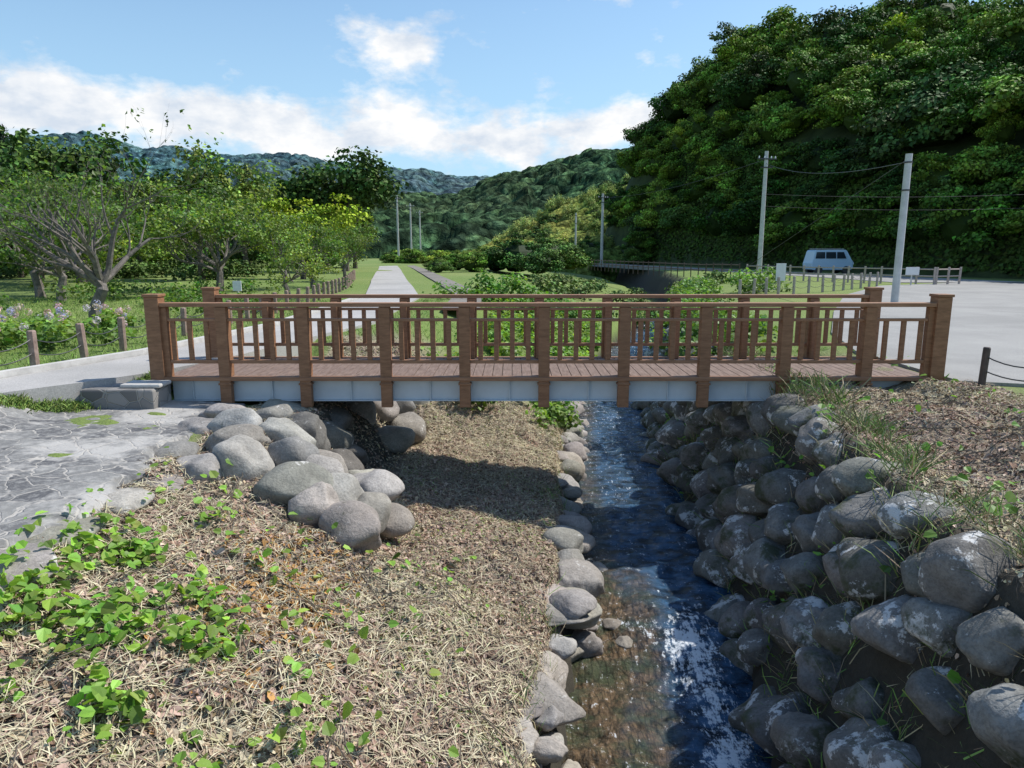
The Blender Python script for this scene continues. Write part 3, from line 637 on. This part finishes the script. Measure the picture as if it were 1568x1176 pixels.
for x,y,s,i in((-24,40,1.15,0),(-29,44,1.2,1),(-19,44,1.0,2),(-14.8,64,1.45,1),(-17,66,1.1,0),(-21,57,1.05,2),(-26,58,1.1,1),(-31,60,1.2,0),(-36,58,1.2,2),(-42,62,1.3,1),(-40,50,1.1,0),(-34,46,1.0,2),(-17,78,1.1,1),(-22,80,1.2,0)):
    T('broadleaf_tree',broad[i],x,y,s)
for x,y,s,i in((-29,80,1.12,0),(-26.5,84,1.1,1),(-35,48,1.1,1),(-33.5,49,1.0,0),(-32,88,1,0),(-45,90,1.1,1)):T('cedar_tree',ced[i],x,y,s)
tl=empty('distant_tree_belt')
for i in range(90):
    y=R.uniform(75,150);x=R.uniform(-.9*y,-.24*y-1)
    add('tree',crowns[R.integers(5)],(x,y,1.6),(0,0,R.random()*6),R.uniform(.65,1.0),tl)
for i in range(64):
    y=R.uniform(100,170);x=R.uniform(-.17*y,.0*y)
    add('tree',crowns[R.integers(5)],(x,y,.4),(0,0,R.random()*6),R.uniform(.3,.65),tl)
for x,y,s in((0.5,66,.8),(3.4,70,.85),(2.2,60,.55),(-1.5,70,.65),(5.8,72,.5),(-7.5,76,.42),(-5.5,70,.38),(-3.5,64,.4),(-6.4,62,.3),(9,90,.4)):
    add('tree',crowns[1 if s>.5 else R.integers(5)],(x,y,1.4*s),(0,0,R.random()*6),s,tl)
# ------------------------------------------------------------------ shrub beds (kudzu thickets)
def bed(name,blobs,base,size,n_per,seed,mat=M_leaf,fancy=False,up=.9):
    rng=np.random.default_rng(seed);ce=[];rr=[]
    for x,y,r,zt in blobs:
        for k in range(5):
            ce.append((x+rng.normal()*r*.45,y+rng.normal()*r*.45,float(hgt(x,y))+zt*rng.uniform(.2,.7)));rr.append(r*rng.uniform(.4,.75))
    v,q,c=clumpcloud(np.array(ce),rr,n_per,size,base,rng,.7,.44,vary=.3,up=up,fancy=fancy)
    return add(name,mkmesh(name,v,q,col=c,mats=[mat]))
rng=np.random.default_rng(5);bl=[]
for i in range(80):
    y=rng.uniform(14.3,34);c=float(cy(y));x=rng.uniform(-1.6,c-1.2) if y<22 else rng.uniform(-.6,c-1.2);bl.append((x,y,.6,.4))
bed('kudzu_thicket',bl,(.2,.36,.065),.13,380,1)
bl=[(c_,y_,1.0,zt) for c_,y_,zt in((-1.2,30,1.8),(-.2,31,1.7),(.5,30,.9),(-1.6,28,.8),(1.6,33,.8),(3,34,.8),(4.5,36,.8),(0.8,34,1.2))]
bed('ivy_bush',bl,(.16,.34,.05),.17,260,2)
bl=[]
for i in range(60):
    y=rng.uniform(14,45);c=float(cy(y));bl.append((c+rng.uniform(1.5,3.2),y,.6,.4))
for x,y in((9.5,30),(10.5,31),(11.3,32),(8.5,33),(12.5,35),(8,38),(7,40)):bl.append((x,y,.9,1.0))
bed('bank_shrubs',bl,(.14,.28,.055),.14,280,3)
bl=[(x,y,.9,.9) for x,y in zip(rng.uniform(2,12,40),rng.uniform(40,62,40))]
bed('streamside_scrub',bl,(.2,.29,.08),.2,120,4,M_crown)
bl=[(rng.uniform(-16,-7.9),y,.8,.7) for y in rng.uniform(19,34,20)]
bed('meadow_shrub',bl,(.15,.27,.055),.12,150,6)
bl=[(rng.uniform(-.75*y,-.36*y),y,1.3,1.2) for y in rng.uniform(44,62,50)]
bed('undergrowth',bl,(.1,.18,.04),.22,80,7,M_crown)
hyb=[(rng.uniform(-11.5,-7.9),y,.5,.6) for y in rng.uniform(11.5,16.5,26)]
bed('hydrangea_bush',hyb,(.16,.31,.065),.12,420,8)
V_=[];Q_l=[];C_l=[];b0=0
for i in range(85):
    bx=hyb[rng.integers(len(hyb))];c=np.array([bx[0]+rng.normal()*.4,bx[1]+rng.normal()*.4,float(hgt(bx[0],bx[1]))+rng.uniform(.35,.7)])
    n=40;d=nrm(rng.normal(size=(n,3)));v,q,k=leaves(c+d*.075,d,.045,.45,rng)
    cl=[(.62,.38,.5),(.48,.46,.7),(.66,.48,.54),(.55,.5,.58),(.6,.5,.45)][rng.integers(5)]
    V_.append(v);Q_l.append(q+b0);C_l.append(np.repeat(jit(cl,n,.12,rng),4,0));b0+=len(v)
add('hydrangea_flowers',mkmesh('hydrangea_flowers',np.concatenate(V_),np.concatenate(Q_l),col=np.concatenate(C_l),mats=[M_flower]))
# ------------------------------------------------------------------ fences
def chainfence(name,pts,h,r,mat,rails=('chain',),sides=8,cap=True):
    e=empty(name);segs=[];P=[np.array([x,y,max(float(hgt(x,y,False)),-.1)]) for x,y in pts]
    for p in P:
        tl_=R.normal(size=2)*.02;q=p+[tl_[0],tl_[1],0];segs.append((np.array([p-[0,0,.2],q+[0,0,h*.97],q+[0,0,h],q+[0,0,h+.004]]),np.array([r,r,r*.8,.001])))
    V,Q=tubes(segs,sides);add('posts',mkmesh(name+'p',V,Q,mats=[mat],smooth=False),parent=e)
    segs=[]
    for a,b_ in zip(P[:-1],P[1:]):
        for fz,sag in((.8,.12),(.45,.1)) if rails[0]=='chain' else ((.88,0),(.5,0)):
            t=np.linspace(0,1,9)[:,None];c=a+(b_-a)*t;c[:,2]+=h*fz-sag*4*(t*(1-t))[:,0];segs.append((c,.009 if rails[0]=='chain' else .035))
    V,Q=tubes(segs,5);add('chain' if rails[0]=='chain' else 'rails',mkmesh(name+'r',V,Q,mats=[M_metal if rails[0]=='chain' else mat]),parent=e)
    return e
def along(L,sp):
    L=np.array(L,float);d=np.r_[0,np.cumsum(np.linalg.norm(np.diff(L,axis=0),axis=1))];t=np.arange(0,d[-1],sp)
    return list(zip(np.interp(t,d,L[:,0]),np.interp(t,d,L[:,1])))
chainfence('wooden_post_fence',along([(-7.6,8.5),(-7.25,11.5),(-7.2,14),(-7.0,18),(-7.05,25),(-8.1,35),(-10.5,48)],1.15),.62,.065,M_post)
chainfence('chain_fence',[(6.25,9.3),(6.95,8.75),(8.3,8.3),(9.7,7.9)],.55,.045,M_dpost)
chainfence('wooden_post_fence',along([(8.6,27),(11,29.5),(14,31.8),(18.6,36.5)],1.15),.75,.06,M_fconc)
chainfence('concrete_rail_fence',along([(15.5,47.5),(17,44.5),(19.5,41.5),(22.6,38.2)],.9),.95,.06,M_fconc,('rail',))
chainfence('concrete_rail_fence',along([(22.6,38.2),(24.5,39.0)],.9),.95,.06,M_fconc,('rail',))
chainfence('guard_fence',along([(15.2,48),(13.5,56),(11,68),(8,84)],1.2),1.0,.04,M_dpost,('rail',))
# ------------------------------------------------------------------ poles
def pole(x,y,h,r0=.14,r1=.1,arm=True,ang=0.):
    e=empty('utility_pole')
    V,Q=tubes([(np.array([[0,0,-.2],[0,0,h],[0,0,h+.005]]),np.array([r0,r1,.002]))],14)
    add('shaft',mkmesh('shaft',V,Q,mats=[M_pole],smooth=False),parent=e)
    if arm:
        o=Boxes();o.box(-.7,.7,-.16,-.09,h-.55,h-.47);o.box(-.45,.45,-.16,-.09,h-1.1,h-1.03);o.obj('crossarm',M_metal,e,.005)
        V,Q=tubes([(np.array([[xx,-.125,h-.47],[xx,-.125,h-.4],[xx,-.125,h-.32]]),np.array([.04,.05,.02])) for xx in(-.6,-.2,.3,.6)],8)
        add('insulators',mkmesh('ins',V,Q,mats=[M_sign]),parent=e)
    else:
        V,Q=tubes([(np.array([[0,0,zz],[0,0,zz+.05]]),np.array([.135,.135])) for zz in(h-.3,h-1.2)],14);add('bands',mkmesh('bands',V,Q,mats=[M_metal]),parent=e)
    e.location=(x,y,0);e.rotation_euler=(0,0,ang);return e
pole(13.2,24.6,4.95,.13,.11,False)
pole(17.2,50,8.4,.17,.12,True,.2);pole(11.3,91,8.8,.2,.14,True,.3)
pole(-17.3,110,10,.17,.12,True,.1);pole(-17,122,9.6,.16,.12,True);pole(-19,150,10,.18,.12,True);pole(7.2,82,6,.12,.1,False)
segs=[]
def wire(a,b_,sag):
    a=np.array(a,float);b_=np.array(b_,float);t=np.linspace(0,1,20)[:,None];c=a+(b_-a)*t;c[:,2]-=sag*4*(t*(1-t))[:,0];segs.append((c,.012))
wire((17.2,50,7.9),(11.3,91,8.3),.6)
for dz in(-2.6,-3.4): wire((17.2,50,8.2+dz),(40,40,8.2+dz),.5)
wire((13.2,24.6,4.7),(17.2,50,7.6),.5);wire((13.2,24.6,4.8),(12.2,40,.3),0)
V,Q=tubes(segs,4);add('power_lines',mkmesh('power_lines',V,Q,mats=[M_metal]))
# ------------------------------------------------------------------ van
def van(x,y,ang):
    e=empty('parked_van');m,nt,b=newmat('van_paint');b.inputs['Base Color'].default_value=(.4,.58,.72,1);b.inputs['Roughness'].default_value=.3
    g,nt,b2=newmat('van_glass');b2.inputs['Base Color'].default_value=(.02,.03,.04,1);b2.inputs['Roughness'].default_value=.08
    prof=[(-1.7,.35),(-1.72,.8),(-1.66,1.0),(-1.5,1.75),(-1.4,1.84),(1.0,1.86),(1.15,1.8),(1.55,1.1),(1.7,.95),(1.72,.4),(1.5,.3),(-1.5,.3)]
    bm=bmesh.new();vs=[bm.verts.new((a,-.72,c)) for a,c in prof];f=bm.faces.new(vs);r=bmesh.ops.extrude_face_region(bm,geom=[f])
    for v in r['geom']:
        if isinstance(v,bmesh.types.BMVert): v.co.y=.72
    for v in bm.verts:
        if v.co.z>1.2: v.co.y*=.9
    bmesh.ops.recalc_face_normals(bm,faces=bm.faces);me=bpy.data.meshes.new('body');bm.to_mesh(me);me.materials.append(m);o=add('body',me,parent=e);k=o.modifiers.new('b','BEVEL');k.width=.05;k.segments=3
    for i,(a,b_) in enumerate(((-1.45,-.65),(-.58,.25),(.32,1.1))):
        pr=[(a,1.18),(b_,1.18),(b_-(.22 if i==2 else 0),1.68),(a+(.1 if i==0 else 0),1.68)]
        for s in(-1,1):
            me=bpy.data.meshes.new('w');me.from_pydata([(p,s*(.727 if q<1.3 else .664),q) for p,q in pr],[],[(0,1,2,3)]);me.materials.append(g);add('window',me,parent=e)
    me=bpy.data.meshes.new('ws');me.from_pydata([(1.56,-.6,1.15),(1.56,.6,1.15),(1.2,.55,1.76),(1.2,-.55,1.76)],[],[(0,1,2,3)]);me.materials.append(g);add('windscreen',me,parent=e)
    V,Q=tubes([(np.array([[xx,s*.5,.3],[xx,s*.74,.3],[xx,s*.75,.3]]),np.array([.3,.3,.01])) for xx in(-1.1,1.12) for s in(-1,1)],18);add('wheels',mkmesh('wheels',V,Q,mats=[M_metal]),parent=e)
    o=Boxes();o.box(1.69,1.75,-.7,-.45,.72,.88);o.box(1.69,1.75,.45,.7,.72,.88);o.box(-1.3,.9,-.6,.6,1.9,1.93);o.obj('lamps_and_rack',M_sign,e,.01)
    e.location=(x,y,.02);e.rotation_euler=(0,0,ang)
van(25.0,57,.1)
def sign(name,x,y,z0,w,h,col_m,ph):
    e=empty(name);o=Boxes();o.box(-w/2,w/2,-.02,.02,z0,z0+h);o.obj('panel',col_m,e,.005);o=Boxes();o.box(-.03,.03,.021,.07,-.2,ph);o.obj('post',M_pole,e,.003);e.location=(x,y,0)
sign('notice_sign',11.6,31,.5,.42,.75,M_sign,1.2)
sign('small_sign',20.9,37.5,.55,.7,.4,M_sign,.9)
sign('notice_sign',-9.6,25,.4,.3,.35,M_sign,.7)
# ------------------------------------------------------------------ world
S=.12
sd=nrm(np.array([.86,.36,0.]));EL=math.radians(52)
w=bpy.data.worlds.new('World');scene.world=w;w.use_nodes=True;nt=w.node_tree;nt.nodes.clear();N=NT(nt)
sky=N.n('ShaderNodeTexSky',sky_type='NISHITA');sky.sun_disc=False;sky.sun_elevation=EL;sky.sun_rotation=math.atan2(sd[0],sd[1]);sky.dust_density=.6;sky.ozone_density=1.5
g=N.n('ShaderNodeTexCoord').outputs['Generated'];sx=N.n('ShaderNodeSeparateXYZ');N.l(g,sx.inputs[0]);x_,y_,z_=sx.outputs
rad=N.math('SQRT',N.math('ADD',N.math('MULTIPLY',x_,x_),N.math('MULTIPLY',y_,y_)));e_=N.math('DIVIDE',z_,N.math('MAXIMUM',rad,.05));a_=N.math('ARCTAN2',x_,y_)
cv=N.n('ShaderNodeCombineXYZ');N.l(N.math('MULTIPLY',a_,1.),cv.inputs[0]);N.l(N.math('MULTIPLY',e_,1.7),cv.inputs[1]);v=cv.outputs[0]
n1=N.noise(7.5,8,.6,v);n2=N.noise(16,3,.6,v)
def gauss(ca,ra,ce,re):
    u=N.math('POWER',N.math('ABSOLUTE',N.math('DIVIDE',N.math('SUBTRACT',e_,ce),re)),2.)
    if ra: u=N.math('ADD',u,N.math('POWER',N.math('ABSOLUTE',N.math('DIVIDE',N.math('SUBTRACT',a_,ca),ra)),2.))
    return N.math('EXPONENT',N.math('MULTIPLY',u,-1.))
band=gauss(0,None,.152,.045)
den=N.math('ADD',N.math('MULTIPLY',band,1.15),N.math('MULTIPLY',gauss(-.13,.07,.262,.034),1.15))
den=N.math('ADD',den,N.math('MULTIPLY',gauss(.13,.1,.33,.025),.6))
den=N.math('ADD',den,N.math('MULTIPLY',gauss(-.5,.2,.19,.035),.4))
den=N.math('SUBTRACT',den,N.math('MULTIPLY',gauss(-.6,.12,.29,.05),.5))
den=N.math('SUBTRACT',den,N.math('MULTIPLY',gauss(-.46,.05,.235,.03),.5))
den=N.math('SUBTRACT',den,N.math('MULTIPLY',gauss(-.36,.07,.135,.02),.6))
den=N.math('ADD',den,N.math('MULTIPLY',N.math('SUBTRACT',n1,.5),3.4));den=N.math('ADD',den,N.math('MULTIPLY',N.math('SUBTRACT',n2,.5),.8))
al=N.ramp(N.math('SUBTRACT',den,.40),[(0,0),(.2,.3),(.55,1)])
shade=N.ramp(N.noise(9,5,.6,v),[(.38,0),(.58,1)])
cl=N.mix(shade,(.68/S,.76/S,.87/S),(1.03/S,1.03/S,1.03/S))
haze=N.ramp(e_,[(.0,.85),(.2,.45),(.45,.0)])
sk=N.mix(1.,sky.outputs[0],(1.2,1.38,1.45),'MULTIPLY')
sk=N.mix(haze,sk,(.48/S,.75/S,.97/S))
fin=N.mix(al,sk,cl)
bg=N.n('ShaderNodeBackground');N.l(fin,bg.inputs[0]);bg.inputs[1].default_value=S;out=N.n('ShaderNodeOutputWorld');N.l(bg.outputs[0],out.inputs[0])
L=bpy.data.lights.new('sun','SUN');L.energy=5.0;L.angle=math.radians(.5);L.color=(1,.955,.88);o=bpy.data.objects.new('sun',L);scene.collection.objects.link(o)
dirv=Vector((sd[0]*math.cos(EL),sd[1]*math.cos(EL),math.sin(EL)));o.rotation_euler=dirv.to_track_quat('Z','Y').to_euler();o.location=(30,10,40)
c=bpy.data.cameras.new('camera');c.sensor_width=36;c.lens=24.96;c.clip_end=6000;o=bpy.data.objects.new('camera',c);scene.collection.objects.link(o)
o.location=(0,0,1.77);o.rotation_euler=(math.radians(90-10.6),0,0);scene.camera=o
scene.view_settings.view_transform='Standard';scene.view_settings.look='None';scene.view_settings.exposure=0
